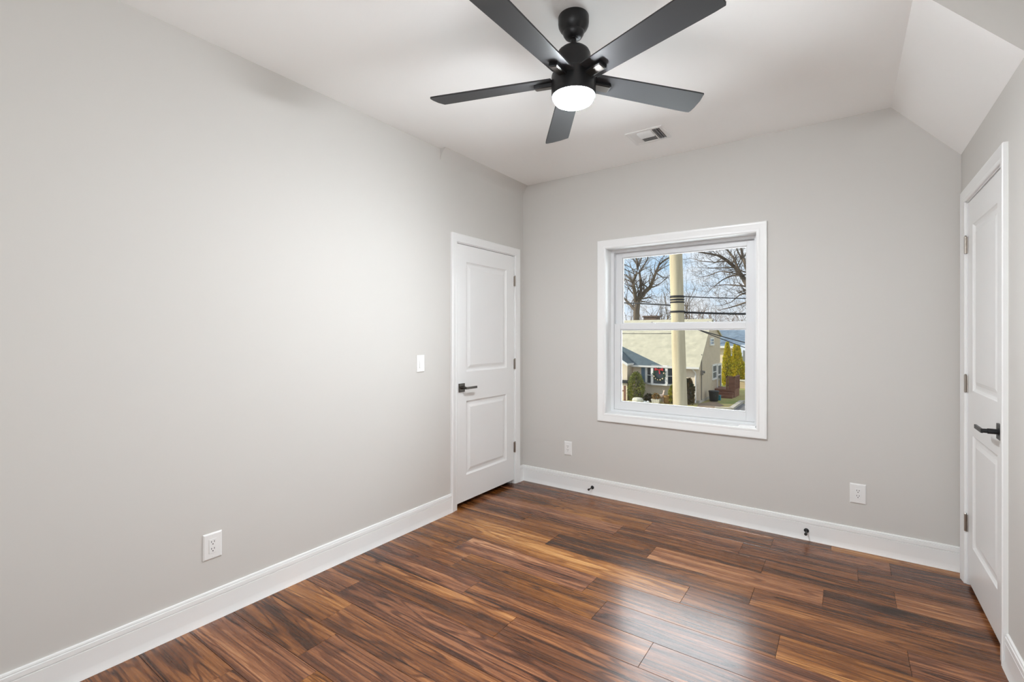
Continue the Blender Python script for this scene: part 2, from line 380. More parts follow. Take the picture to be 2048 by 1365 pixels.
baseboard('baseboard_rear', [((XL, YR, 0), (XR, YR, 0), (0, 1))], 'white baseboard behind the camera')

# ---- casings (mitred profile swept round an opening), local frame: x along the wall, -y into the room
CPROF = [(0, 0), (0, .009), (.004, .012), (.012, .013), (.018, .0115), (.024, .014), (.046, .0165), (.054, .019), (.060, .0185), (.063, .015), (.063, 0)]
def casing(b, x0, x1, z0, z1, closed, s=1.0):
    rows = []
    for w, n in CPROF:
        w *= s
        if closed: rows.append([(x0 - w, -n, z0 - w), (x0 - w, -n, z1 + w), (x1 + w, -n, z1 + w), (x1 + w, -n, z0 - w)])
        else: rows.append([(x0 - w, -n, 0), (x0 - w, -n, z1 + w), (x1 + w, -n, z1 + w), (x1 + w, -n, 0)])
    vs = [p for r in rows for p in r]; fs = []
    for i in range(len(rows) - 1):
        for k in range(4 if closed else 3):
            k2 = (k + 1) % 4; fs.append((i * 4 + k, i * 4 + k2, (i + 1) * 4 + k2, (i + 1) * 4 + k))
    if not closed:
        m = len(rows); fs.append(tuple(i * 4 for i in range(m))); fs.append(tuple(i * 4 + 3 for i in range(m))[::-1])
    return b.add(vs, fs)

# ---- doors: two raised panels, built in a local frame, x from latch side
def panel_rings(b, x0, x1, z0, z1, yf):
    """moulded panel: sticking drops in, then the field rises again"""
    L = [(0, 0), (.004, .004), (.013, .009), (.020, .0095), (.032, .0085), (.052, .003), (.056, .003)]
    vs = []; fs = []
    for w, d in L: vs += [(x0 + w, yf + d, z0 + w), (x1 - w, yf + d, z0 + w), (x1 - w, yf + d, z1 - w), (x0 + w, yf + d, z1 - w)]
    for i in range(len(L) - 1):
        for k in range(4): k2 = (k + 1) % 4; fs.append((i * 4 + k, i * 4 + k2, i * 4 + 4 + k2, i * 4 + 4 + k))
    k = 4 * (len(L) - 1); fs.append((k, k + 1, k + 2, k + 3)); b.add(vs, fs)
def make_door(name, label, loc, rz, w, hinge_hi, gap, trim_name, trim_label, outer_left=True, hinge_mat='nickel', handle_mat='black', strike=False):
    """local x from 0 to w across the opening; hinges on the high-x side when hinge_hi"""
    root = struct(empty(name, loc, rz), label, 'door')
    yf = .003; th = .035; c = .003
    st = .115; p1 = (.235, .815); p2 = (1.045, 1.905)             # lower and upper panel heights
    lf = MB(); za, zb = gap, DZ - .004
    xa, xb = st, w - st
    lf.box((c, yf, za), (xa, yf + th, zb)); lf.box((xb, yf, za), (w - c, yf + th, zb))
    for a, q in ((za, p1[0]), (p1[1], p2[0]), (p2[1], zb)): lf.box((xa, yf, a), (xb, yf + th, q))
    for a, q in (p1, p2):
        panel_rings(lf, xa, xb, a, q, yf); lf.box((xa, yf + .012, a), (xb, yf + th - .008, q))
    leaf = lf.build('leaf', M['trim'], root)
    j = MB()
    for x0, x1 in ((-.018, 0), (w, w + .018)): j.box((x0, -.001, 0), (x1, T - .02, DZ + .018))
    j.box((-.018, -.001, DZ), (w + .018, T - .02, DZ + .018))
    j.box((-.0, yf + th + .002, 0), (.012, yf + th + .03, DZ)); j.box((w - .012, yf + th + .002, 0), (w, yf + th + .03, DZ)); j.box((0, yf + th + .002, DZ - .012), (w, yf + th + .03, DZ))
    j.build('jamb', M['trim'], root)
    bk = MB(); bk.box((-.018, T - .02, -.02), (w + .018, T, DZ + .018)); bk.build('dark_backing', M['dark'], root)
    hx = w + .002 if hinge_hi else -.002
    for z in (.328, 1.073, 1.815):
        h = MB(); h.lathe([(.006, z - .045), (.0062, z - .044), (.0062, z + .044), (.006, z + .045)], (hx, -.006, 0), 10)
        h.lathe([(.004, z + .045), (.005, z + .048), (.0025, z + .052)], (hx, -.006, 0), 8)
        for sx in (-1, 1): h.box((hx, -.0005 - .0015, z - .044), (hx + sx * .011, .002, z + .044))
        h.build('hinge', M[hinge_mat], root)
    lx = .055 if hinge_hi else w - .055; d = 1 if hinge_hi else -1
    hd = MB(); zz = .925
    hd.box((lx - .033, yf - .009, zz - .033), (lx + .033, yf, zz + .033))
    hb = hd.build('handle', M[handle_mat], root, bevel=.0015)
    lv = MB(); lv.lathe([(.0155, yf - .011), (.0155, yf - .009)], (lx, 0, zz), 20, 'y'); lv.lathe([(.0115, yf - .042), (.0115, yf - .009)], (lx, 0, zz), 20, 'y')
    lv.lathe([(.0085, yf - .060), (.0095, yf - .042)], (lx, 0, zz), 20, 'y')
    lv.box((lx - d * .010, yf - .064, zz - .009), (lx + d * .118, yf - .056, zz + .009))
    lo = lv.build('lever', M[handle_mat], hb, bevel=.002)
    if strike:
        s = MB(); s.box((-.012, -.0015, zz - .03), (.0005, .002, zz + .03)); s.build('strike_plate', M['bronze'], root)
    tr = MB(); casing(tr, -.006, w + .006, 0, DZ + .006, False)
    t = tr.build(trim_name, M['trim'], None, smooth=True); t.location = loc; t.rotation_euler = (0, 0, rz); struct(t, trim_label, 'door casing')
    return root
make_door('door_1', 'white two-panel closet door in the left corner beside the window wall', (XL, LD0, 0), R(90), LD1 - LD0, True, .036, 'trim_1', 'white casing round the left corner door', hinge_mat='nickel', handle_mat='bronze', strike=True)
make_door('door_2', 'white two-panel door on the right wall with black lever', (XR, RD1, 0), R(-90), RD1 - RD0, False, .026, 'trim_2', 'white casing round the right wall door')

# ---- window_1, double hung
def sash(name, x0, x1, z0, z1, y0, y1, sl, sb, st, parent, label=None):
    b = MB(); b.box((x0, y0, z0), (x0 + sl, y1, z1)); b.box((x1 - sl, y0, z0), (x1, y1, z1)); b.box((x0 + sl, y0, z0), (x1 - sl, y1, z0 + sb)); b.box((x0 + sl, y0, z1 - st), (x1 - sl, y1, z1))
    # glazing bead
    w = .008; xa, xb, za, zb = x0 + sl, x1 - sl, z0 + sb, z1 - st; ym = (y0 + y1) / 2
    for yy in (y0 + .007,):
        for a, q in (((xa, yy, za), (xa + w, ym, zb)), ((xb - w, yy, za), (xb, ym, zb)), ((xa + w, yy, za), (xb - w, ym, za + w)), ((xa + w, yy, zb - w), (xb - w, ym, zb))): b.box(a, q)
    o = b.build(name, M['vinyl'], parent, bevel=.0015)
    g = MB(); g.box((xa + .001, ym + .001, za + .001), (xb - .001, ym + .005, zb - .001)); g.build('pane', M['glass'], o)
    return o
def make_window(name, label, x0, x1, z0, z1, loc, rz, tname, tlabel, zmid):
    root = struct(empty(name, loc, rz), label, 'window')
    D = .110
    j = MB(); t = .015                                            # wood extension jamb and sill
    j.box((x0 - t, -.002, z0 - t), (x0, D, z1 + t)); j.box((x1, -.002, z0 - t), (x1 + t, D, z1 + t)); j.box((x0, -.002, z1), (x1, D, z1 + t)); j.box((x0, -.002, z0 - t), (x1, D, z0))
    j.build('jamb', M['trim'], root)
    f = MB(); fwid = .026
    f.box((x0, D - .005, z0), (x0 + fwid, T, z1)); f.box((x1 - fwid, D - .005, z0), (x1, T, z1)); f.box((x0 + fwid, D - .005, z0), (x1 - fwid, T, z0 + .020)); f.box((x0 + fwid, D - .005, z1 - .020), (x1 - fwid, T, z1))
    f.box((x0 + fwid, D + .043, zmid), (x0 + fwid + .006, T - .04, z1 - .02)); f.box((x1 - fwid - .006, D + .043, zmid), (x1 - fwid, T - .04, z1 - .02))
    f.build('frame', M['vinyl'], root, bevel=.0012)
    a, c = x0 + fwid + .001, x1 - fwid - .001
    lo = sash('lower_sash', a, c, z0 + .021, zmid + .025, D + .004, D + .040, .054, .064, .048, root)
    up = sash('upper_sash', a, c, zmid - .020, z1 - .021, D + .045, D + .080, .054, .045, .040, root)
    for q in (.3, .7):
        k = MB(); xm = a + (c - a) * q; k.box((xm - .025, D + .008, zmid + .025), (xm + .025, D + .03, zmid + .029)); k.lathe([(.009, zmid + .029), (.009, zmid + .036)], (xm, D + .018, 0), 12); k.build('sash_lock', M['vinyl'], lo)
    tr = MB(); casing(tr, x0 - .003, x1 + .003, z0 - .003, z1 + .003, True, 1.03)
    tro = tr.build(tname, M['trim'], None, smooth=True); tro.location = loc; tro.rotation_euler = (0, 0, rz); struct(tro, tlabel, 'window casing')
    return root
make_window('window_1', 'white double-hung window looking onto the street', WX0, WX1, WZ0, WZ1, (0, YB, 0), 0, 'trim_3', 'white picture-frame casing round the window', 1.401)
make_window('added_window', 'unseen double-hung window added behind the camera to hold the fill lamp', -RX1, -RX0, RZ0, RZ1, (0, YR, 0), R(180), 'trim_4', 'white casing round the added rear window', 1.45)  # added, unseen window that frames the rear fill lamp

# small white card lying on the sill
b = MB(); b.add([(0, 0, 0), (.105, 0, 0), (.105, .055, 0), (.02, .055, 0), (0, 0, .010), (.105, 0, .010), (.105, .055, .010), (.02, .055, .010)],
                [(0, 3, 2, 1), (4, 5, 6, 7), (0, 1, 5, 4), (1, 2, 6, 5), (2, 3, 7, 6), (3, 0, 4, 7)])
o = b.build('folded_card', M['paper']); o.location = (-.612, YB + .012, WZ0); tag(o, 'small white folded card on the right end of the window sill', 'card')

# ================================================================== CEILING FAN
FX, FY, FZ = -.954, 1.820, 2.322
fan = thing('ceiling_fan', 'black five-blade ceiling fan with a lit round lamp, hung from the ceiling', 'ceiling fan', (FX, FY, FZ))
def fl_(*p): return [(r_, h_ - FZ) for r_, h_ in p]
z_ = lambda z: z - FZ
MB().lathe(fl_((.0635, 2.70), (.0655, 2.696), (.0655, 2.672), (.0640, 2.660), (.058, 2.647), (.048, 2.636), (.0455, 2.633), (.0455, 2.629), (.043, 2.622), (.036, 2.611), (.027, 2.605), (.017, 2.604)), n=40).build('canopy', M['black'], fan, smooth=True)
MB().lathe(fl_((.022, 2.612), (.020, 2.603), (.0125, 2.601), (.0125, 2.56)), n=20).build('downrod', M['black'], fan, smooth=True)
MB().lathe(fl_((.018, 2.582), (.020, 2.577), (.024, 2.572), (.025, 2.567), (.042, 2.564), (.056, 2.557), (.066, 2.548), (.0690, 2.541), (.0695, 2.537), (.0715, 2.536), (.0730, 2.528), (.0730, 2.462), (.084, 2.455), (.0935, 2.448), (.0945, 2.443), (.0945, 2.362), (.0930, 2.356), (.084, 2.356)), n=48).build('motor_housing', M['black'], fan, smooth=True)
MB().lathe(fl_((.0845, 2.360), (.0860, 2.351), (.0850, 2.344), (.079, 2.335), (.066, 2.328), (.045, 2.324), (.02, 2.322), (.004, 2.322)), n=48).build('lamp_diffuser', M['lamp'], fan, smooth=True)
for k in range(5):
    ang = R(-18 + 72 * k); pit = R(12)
    e = Matrix.Translation((0, 0, z_(2.432))) @ Matrix.Rotation(ang, 4, 'Z') @ Matrix.Rotation(-pit, 4, 'X')
    n = 14; top = []; r0, r1 = .090, .650
    for i in range(n + 1):
        f = i / n; x = r0 + (r1 - r0) * f; hw = .052 + .013 * min(1, f * 1.1)
        top.append((x, hw))
    outline = [(x, -h) for x, h in top if x < r1 - .035] + [(r1 - .016, -.0645), (r1 - .002, -.020), (r1 + .003, .025), (r1 + .002, .055), (r1 - .003, .064)] + [(x, h) for x, h in reversed(top) if x < r1 - .01]
    m_ = len(outline); vs = [tuple(e @ Vector((x, y, .0035))) for x, y in outline] + [tuple(e @ Vector((x, y, -.0035))) for x, y in outline]
    fs = [tuple(range(m_)), tuple(range(2 * m_ - 1, m_ - 1, -1))] + [(i, m_ + i, m_ + (i + 1) % m_, (i + 1) % m_) for i in range(m_)]
    bl = MB().add(vs, fs).build('blade', M['blade'], fan, bevel=.0012)
    q = MB(); q.box((.062, -.021, -.020), (.172, .021, -.003))
    q2 = MB(); q2.box((.075, -.0165, -.0222), (.1665, .0165, -.0195))
    for qq, nm, mm in ((q, 'blade_arm', 'black'), (q2, 'arm_plate', 'bronze')):
        qq.v = [tuple(e @ Vector(p)) for p in qq.v]; ob = qq.build(nm, M[mm], bl, bevel=.003 if nm == 'blade_arm' else .001)

# ================================================================== CEILING VENT
vent = thing('ceiling_vent', 'white square ceiling register with dark slots near the window wall', 'ceiling vent', (-1.102, 3.195, ZC))
b = MB(); hw, hh = .124, .112; fi = .022
b.box((-hw, -hh, -.006), (-hw + fi, hh, 0)); b.box((hw - fi, -hh, -.006), (hw, hh, 0)); b.box((-hw + fi, -hh, -.006), (hw - fi, -hh + fi, 0)); b.box((-hw + fi, hh - fi, -.006), (hw - fi, hh, 0))
b.box((-.060, -hh + fi, -.006), (-.052, hh - fi, -.001)); b.box((.044, -hh + fi, -.006), (.052, hh - fi, -.001)); b.box((-.052, .006, -.006), (.044, .014, -.001))
b.build('frame', M['plate'], vent, bevel=.001)
b = MB(); b.box((-hw + fi, -hh + fi, -.0012), (hw - fi, hh - fi, -.0004)); b.build('duct_opening', M['duct'], vent)
def slats(name, x0, x1, y0, y1, along_x, n, tilt):
    b = MB()
    for i in range(n):
        f = (i + .5) / n
        if along_x:
            y = y0 + (y1 - y0) * f; w = (y1 - y0) / n * .62; a, c = -w * math.cos(tilt), w * math.sin(tilt)
            b.extrude([(0, a / 1, -.0035 - c), (0, -a, -.0035 + c), (0, -a, -.0043 + c), (0, a, -.0043 - c)], (x0, y, 0), (x1, y, 0))
        else:
            x = x0 + (x1 - x0) * f; w = (x1 - x0) / n * .62; a, c = -w * math.cos(tilt), w * math.sin(tilt)
            b.extrude([(a, 0, -.0035 - c), (-a, 0, -.0035 + c), (-a, 0, -.0043 + c), (a, 0, -.0043 - c)], (x, y0, 0), (x, y1, 0))
    return b.build(name, M['plate'], vent)
slats('louvre', -.102, -.060, -.09, .09, False, 4, R(20)); slats('louvre', .052, .102, -.09, .09, False, 3, R(-70)); slats('louvre', -.052, .044, .014, .09, True, 5, R(20)); slats('louvre', -.052, .044, -.09, .006, True, 5, R(-70))

# ================================================================== OUTLETS AND SWITCH
def make_outlet(name, label, loc, rz, w, h, toggle=False):
    root = thing(name, label, 'light switch' if toggle else 'wall outlet', loc, rz, None)
    b = MB(); a, c = w / 2, h / 2; bv = .006
    b.add([(-a, 0, -c), (a, 0, -c), (a, 0, c), (-a, 0, c), (-a, -.003, -c), (a, -.003, -c), (a, -.003, c), (-a, -.003, c), (-a + bv, -.0065, -c + bv), (a - bv, -.0065, -c + bv), (a - bv, -.0065, c - bv), (-a + bv, -.0065, c - bv)],
          [(3, 2, 1, 0), (0, 1, 5, 4), (1, 2, 6, 5), (2, 3, 7, 6), (3, 0, 4, 7), (4, 5, 9, 8), (5, 6, 10, 9), (6, 7, 11, 10), (7, 4, 8, 11), (8, 9, 10, 11)])
    b.build('plate', M['plate'], root)
    s = MB(); rc = MB()
    if toggle:
        rc.box((-.0165, -.0078, -.033), (.0165, -.006, .033)); r = rc.build('rocker_frame', M['plate'], root, bevel=.0008)
        t = MB(); t.add([(-.014, -.0065, -.030), (.014, -.0065, -.030), (.014, -.0065, .030), (-.014, -.0065, .030), (-.014, -.0125, -.030), (.014, -.0125, -.030), (.014, -.0082, .030), (-.014, -.0082, .030)],
                        [(3, 2, 1, 0), (4, 5, 6, 7), (0, 1, 5, 4), (1, 2, 6, 5), (2, 3, 7, 6), (3, 0, 4, 7)]); t.build('rocker', M['plate'], root, bevel=.001)
    else:
        rc.box((-.0165, -.0085, -.033), (.0165, -.006, .033)); r = rc.build('receptacle', M['plate'], root, bevel=.0008)
        for zz in (.016, -.016):
            for sx in (-.0062, .0062): s.box((sx - .0012, -.0088, zz + .001), (sx + .0012, -.0084, zz + .009))
            s.lathe([(.0026, -.0088), (.0026, -.0084)], (0, 0, zz - .006), 10, 'y')
        s.build('slots', M['dark'], r)
    for zz in (-.0485, .0485): MB().lathe([(.0026, -.0072), (.0030, -.0064)], (0, 0, zz), 10, 'y').build('screw', M['plate'], root)
    return root
make_outlet('wall_outlet', 'white duplex outlet low on the long left wall', (XL, 1.015, .3465), R(90), .082, .122)
make_outlet('wall_outlet', 'white narrow outlet on the window wall, left of the window, above the first door stop', (-1.958, YB, .3545), 0, .073, .119)
make_outlet('wall_outlet', 'white duplex outlet on the window wall, right of the window, near the right door', (.066, YB, .3505), 0, .082, .122)
make_outlet('light_switch', 'white rocker light switch on the left wall beside the corner door', (XL, 2.347, 1.1335), R(90), .073, .119, True)

# ================================================================== DOOR STOPS
def make_stop(label, x):
    root = thing('door_stop', label, 'door stop', (x, YB - .011, .062), 0, 'black door stops on the baseboard')
    MB().lathe([(.014, 0), (.0145, -.003), (.012, -.007), (.006, -.010)], n=20, axis='y').build('base', M['black'], root, smooth=True)
    MB().lathe([(.006, -.008), (.0045, -.016), (.0045, -.062), (.0055, -.064)], n=14, axis='y').build('shaft', M['black'], root, smooth=True)
    MB().lathe([(.007, -.063), (.0085, -.066), (.0085, -.076), (.0065, -.079)], n=16, axis='y').build('rubber_tip', M['rubber'], root, smooth=True)
    return root
make_stop('black door stop on the baseboard, the one left of the window near the corner door', -1.724)
make_stop('black door stop on the baseboard, the one right of the window below the right outlet', -.205)

# ================================================================== OUTSIDE
b = MB(); b.add([(-140, 20, GZ), (140, 20, GZ), (140, 220, GZ), (-140, 220, GZ)], [(0, 1, 2, 3)])
struct(b.build('lawn', M['grass']), 'winter lawn round the house across the street', 'lawn')
b = MB(); b.box((-140, -30, GZ - .2), (140, 30.2, GZ + .01)); struct(b.build('road', M['asphalt']), 'asphalt street below the window', 'road')
b = MB(); b.box((-140, 30.4, GZ - .1), (140, 31.9, GZ + .03)); struct(b.build('sidewalk', M['path']), 'pale concrete sidewalk across the street', 'sidewalk')

HF, HSX, HB = 35.10, -8.46, 42.1            # front face, right side face, back of the house across the street
house = thing('house', 'tan house with a steep tan shingle roof and slate blue wing roof across the street', 'house', (HSX, HF, GZ))
ze = atY(1380, 735, HF - .35).z                                 # eave height
RY = 38.7
zr = atX(1421, 637, HSX + .25); zr = zr.z
HL = -24.0
zre = 1.20                                                      # rear wall top
def hb(b, name, m, **k): return b.build(name, M[m] if isinstance(m, str) else m, house, world=True, **k)
b = MB(); zs = ze + .02
b.add([(HL, HF, GZ), (HSX, HF, GZ), (HSX, HF, zs), (HL, HF, zs)], [(0, 1, 2, 3)])
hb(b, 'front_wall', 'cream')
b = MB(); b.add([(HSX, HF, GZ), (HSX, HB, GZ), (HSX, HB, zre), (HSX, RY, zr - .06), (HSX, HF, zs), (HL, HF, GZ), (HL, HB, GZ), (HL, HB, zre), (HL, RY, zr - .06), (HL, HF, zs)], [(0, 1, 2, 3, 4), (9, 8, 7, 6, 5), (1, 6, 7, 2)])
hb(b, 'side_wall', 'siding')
b = MB(); ov = .12; th = .10
e0, e1 = (HF - .38, ze), (RY, zr)
for (ya, za), (yb, zb) in ((e0, e1), (e1, (HB + .25, zre + .05))):
    b.add([(HL - .2, ya, za), (HSX + ov, ya, za), (HSX + ov, yb, zb), (HL - .2, yb, zb), (HL - .2, ya, za - th), (HSX + ov, ya, za - th), (HSX + ov, yb, zb - th), (HL - .2, yb, zb - th)],
          [(0, 1, 2, 3), (7, 6, 5, 4), (0, 4, 5, 1), (1, 5, 6, 2), (2, 6, 7, 3), (3, 7, 4, 0)])
hb(b, 'roof', 'roof')
b = MB()
b.extrude([(0, 0, .02), (0, .02, -.14), (0, -.02, -.14), (0, -.11, -.10), (0, -.12, .02)], (HL - .2, HF - .38, ze - .01), (HSX + ov, HF - .38, ze - .01))
hb(b, 'gutter', 'white')
b = MB(); b.box((HL, HF - .36, ze - .12), (HSX + .02, HF, ze - .10)); hb(b, 'soffit', 'white')
dx = atY(1391, 770, HF - .06).x
b = MB(); b.tube([(dx - .12, HF - .42, ze - .12), (dx, HF - .14, ze - .38), (dx, HF - .06, ze - .55), (dx, HF - .06, GZ + .25), (dx + .05, HF - .35, GZ + .06)], .055, 6); hb(b, 'downspout', 'white')
# chimney behind the ridge
c = atY(1303, 645, 40.0); b = MB(); b.box((c.x - .55, 39.6, 0), (c.x + .55, 40.5, atY(1303, 632, 40.0).z)); b.box((c.x - .62, 39.53, c.z + .42), (c.x + .62, 40.57, c.z + .52)); hb(b, 'chimney', 'brick')
# bay window on the front
def wx(px, y=HF): return atY(px, 750, y).x
def wz(py, y=HF, px=1320): return atY(px, py, y).z
YB2 = HF - .38
bx = [wx(1293), wx(1304.5, YB2), wx(1333, YB2), wx(1349)]; zb0, zb1 = wz(768, YB2), wz(735.5, YB2)
b = MB()
pl = [(bx[0], HF), (bx[1], YB2), (bx[2], YB2), (bx[3], HF)]
for za, zb, gro in ((zb0 - .12, zb0, .06), (zb1 - .05, zb1 + .16, .05)):
    p = [(x + (gro if i > 1 else -gro), y - gro) for i, (x, y) in enumerate(pl)]
    p[0] = (p[0][0], HF); p[3] = (p[3][0], HF)
    b.add([(x, y, za) for x, y in p] + [(x, y, zb) for x, y in p], [(0, 1, 2, 3), (7, 6, 5, 4), (0, 4, 5, 1), (1, 5, 6, 2), (2, 6, 7, 3), (3, 7, 4, 0)])
for x, y in pl: b.box((x - .09, y - .06, zb0), (x + .09, y + .08, zb1))
for (p0, p1) in ((pl[0], pl[1]), (pl[2], pl[3])):
    zc = (zb0 + zb1) / 2 - .02; b.tube([(p0[0], p0[1] - .02, zc), (p1[0], p1[1] - .02, zc)], .028, 4)
bay = hb(b, 'bay_window', 'white')
b = MB()
for i in range(3):
    (x0, y0), (x1, y1) = pl[i], pl[i + 1]; b.add([(x0, y0, zb0), (x1, y1, zb0), (x1, y1, zb1), (x0, y0, zb1)], [(0, 1, 2, 3)])
b.build('pane', M['pane'], bay, world=True)
b = MB(); b.box((wx(1283), HF - .05, zb0 - .02), (wx(1290.5), HF, zb1 + .06)); hb(b, 'shutter', 'shutter')
# side wall windows and door
def side_rect(px0, px1, py0, py1):
    a = atX(px0, py0, HSX); c = atX(px1, py1, HSX); a2 = atX(px0, py1, HSX); return a.y, c.y, min(a2.z, c.z), a.z
for (q, lab) in (((1419, 1426.5, 676, 691), 'attic'), ((1424, 1432.5, 730, 758), 'side')):
    y0, y1, z0, z1 = side_rect(*q); b = MB(); w = .12
    b.box((HSX, y0, z0), (HSX + .06, y0 + w, z1)); b.box((HSX, y1 - w, z0), (HSX + .06, y1, z1)); b.box((HSX, y0 - .01, z0 - .01), (HSX + .09, y1 + .01, z0 + w)); b.box((HSX, y0 - .01, z1 - w), (HSX + .07, y1 + .01, z1 + .01)); b.box((HSX, y0 + .01, (z0 + z1) / 2 - .03), (HSX + .05, y1 - .01, (z0 + z1) / 2 + .03))
    o = hb(b, 'window', 'white'); b = MB(); b.box((HSX, y0 + .02, z0 + .02), (HSX + .02, y1 - .02, z1 - .02)); b.build('pane', M['pane'], o, world=True)
y0, y1, z0, z1 = side_rect(1433.5, 1441, 729, 785); z0 = GZ + .62
b = MB(); w = .13
b.box((HSX, y0, z0), (HSX + .08, y0 + w, z1)); b.box((HSX, y1 - w, z0), (HSX + .08, y1, z1)); b.box((HSX, y0 - .01, z1 - w), (HSX + .09, y1 + .01, z1 + .01)); b.box((HSX, y0 + .01, z0 + .95), (HSX + .06, y1 - .01, z0 + 1.05)); b.box((HSX, y0 + .3, z0 + 1), (HSX + .05, y0 + .36, z1))
o = hb(b, 'storm_door', 'white'); b = MB(); b.box((HSX, y0 + .1, z0), (HSX + .03, y1 - .1, z1 - .1)); b.build('pane', M['pane'], o, world=True)
p = atX(1403, 745, HSX + .04); b = MB(); b.tube([(HSX + .05, p.y, GZ + .2), (HSX + .05, p.y, ze + .9)], .03, 6); b.box((HSX, p.y - .09, p.z - .2), (HSX + .16, p.y + .09, p.z + .12)); b.lathe([(.09, HSX + .05), (.09, HSX + .22)], (0, p.y + .25, p.z), 12, 'x'); hb(b, 'electric_meter', 'curtain')
b = MB(); b.box((HSX, HF, GZ), (HSX + .03, HB, GZ + .22)); b.box((HSX - 4, HF - .03, GZ), (HSX, HF, GZ + .22)); hb(b, 'foundation', 'path')

# projecting wing on the left with slate-blue roof
X1 = atY(1266, 770, HF).x; Y1 = atX(1254.5, 770, X1).y
wing = house
xe = X1 + .28; yE1 = Y1 - .25
E1 = atY(1255.5, 728.5, yE1); zE = E1.z; E2 = atX(1281, 722, E1.x); E2 = Vector((E1.x, E2.y, zE))
zR = .72; XRG = E1.x - (zR - zE) / .62
b = MB(); b.add([(X1, Y1, GZ), (X1, HF, GZ), (X1, HF, zE), (X1, Y1, zE)], [(0, 1, 2, 3)])
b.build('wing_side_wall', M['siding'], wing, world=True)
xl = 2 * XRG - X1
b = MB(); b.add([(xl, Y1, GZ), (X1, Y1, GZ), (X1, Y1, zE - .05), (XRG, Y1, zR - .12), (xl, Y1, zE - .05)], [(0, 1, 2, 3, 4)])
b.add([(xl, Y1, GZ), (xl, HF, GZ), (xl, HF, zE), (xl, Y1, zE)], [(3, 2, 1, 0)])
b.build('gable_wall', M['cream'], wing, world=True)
def roofplane(b, pts, t=.1):
    n = len(pts); b.add([tuple(p) for p in pts] + [(p[0], p[1], p[2] - t) for p in pts], [tuple(range(n)), tuple(range(2 * n - 1, n - 1, -1))] + [(i, n + i, n + (i + 1) % n, (i + 1) % n) for i in range(n)])
yT = HF - .38 + (zR - ze) / (zr - ze) * (RY - HF + .38)          # where the ridge meets the main roof
b = MB(); xle = 2 * XRG - E1.x
roofplane(b, [(E1.x, yE1, zE), (E1.x, E2.y, zE), (XRG + .15, yT, zR), (XRG, yE1, zR)]); roofplane(b, [(XRG, yE1, zR), (XRG, yT, zR), (xle, yT, zE), (xle, yE1, zE)])
xv = atY(1326, 727, HF - .42)
def onmain(x, z, off=.05): return (x, HF - .38 + (z - ze) / (zr - ze) * (RY - HF + .38) - off, z)
roofplane(b, [(E1.x, E2.y, zE), (E1.x + .1, HF - .46, ze + .02), (xv.x, HF - .46, ze + .02), onmain(XRG + .15, zR, .02)], .06)
b.build('wing_roof', M['roofblue'], wing, world=True)
b = MB(); b.extrude([(.02, 0, .02), (.10, 0, .02), (.08, 0, -.11), (.0, 0, -.13)], (E1.x - .02, yE1, zE), (E1.x - .02, E2.y, zE))
b.extrude([(0, 0, .02), (0, -.06, .02), (0, -.06, -.17), (0, 0, -.17)], (E1.x, yE1, zE), (XRG, yE1, zR)); b.build('fascia', M['white'], wing, world=True)
pm = atY(1247, 763, Y1); b = MB(); b.box((pm.x - .35, Y1 - .14, pm.z - .13), (pm.x + .35, Y1, pm.z + .1)); b.build('mailbox', M['bin'], wing, world=True)
pm = atY(1250, 795, Y1 - .9); o = MB(); o.box((pm.x - .06, Y1 - 1.0, GZ), (pm.x + .06, Y1 - .88, atY(1250, 772, Y1 - .94).z)); o.box((pm.x - .9, Y1 - .97, GZ + .75), (pm.x, Y1 - .91, GZ + .85))
o.build('railing', M['deck'], wing, world=True)

# wreath hanging in the bay window
cw = atY(1318.5, 750, YB2 - .09); wr = thing('wreath', 'green Christmas wreath with red bow hung on the bay window', 'wreath', cw)
b = MB()
for i in range(420):
    a = rng.uniform(0, 2 * math.pi); r = .40 + rng.gauss(0, .07); p = Vector((r * math.cos(a), rng.uniform(-.06, .05), r * math.sin(a)))
    d = Vector((rng.gauss(0, 1), rng.gauss(0, .6), rng.gauss(0, 1))).normalized() * .07; u = d.cross(Vector((0, 1, 0))).normalized() * .02
    b.quad(p - u, p + d, p + u)
tag(b.build('greenery', M['wreath'], wr), kind='stuff')
b = MB()
for s in (-1, 1): b.add([(0, -.1, .40), (s * .30, -.13, .52), (s * .33, -.1, .30), (0, -.06, .33), (s * .2, -.05, .42)], [(0, 1, 2, 3), (0, 4, 1), (3, 2, 4)])
b.add([(-.02, -.1, .38), (.05, -.1, .38), (.12, -.12, .05), (.02, -.12, .08)], [(0, 1, 2, 3)])
b.build('bow', M['red'], wr)
for a in (200, 228, 255, 285, 315, 20): MB().lathe([(.005, -.055), (.04, -.04), (.055, 0), (.04, .04), (.005, .055)], (.38 * math.cos(R(a)), -.09, .38 * math.sin(R(a))), 8).build('ornament', M['gold'], wr, smooth=True)

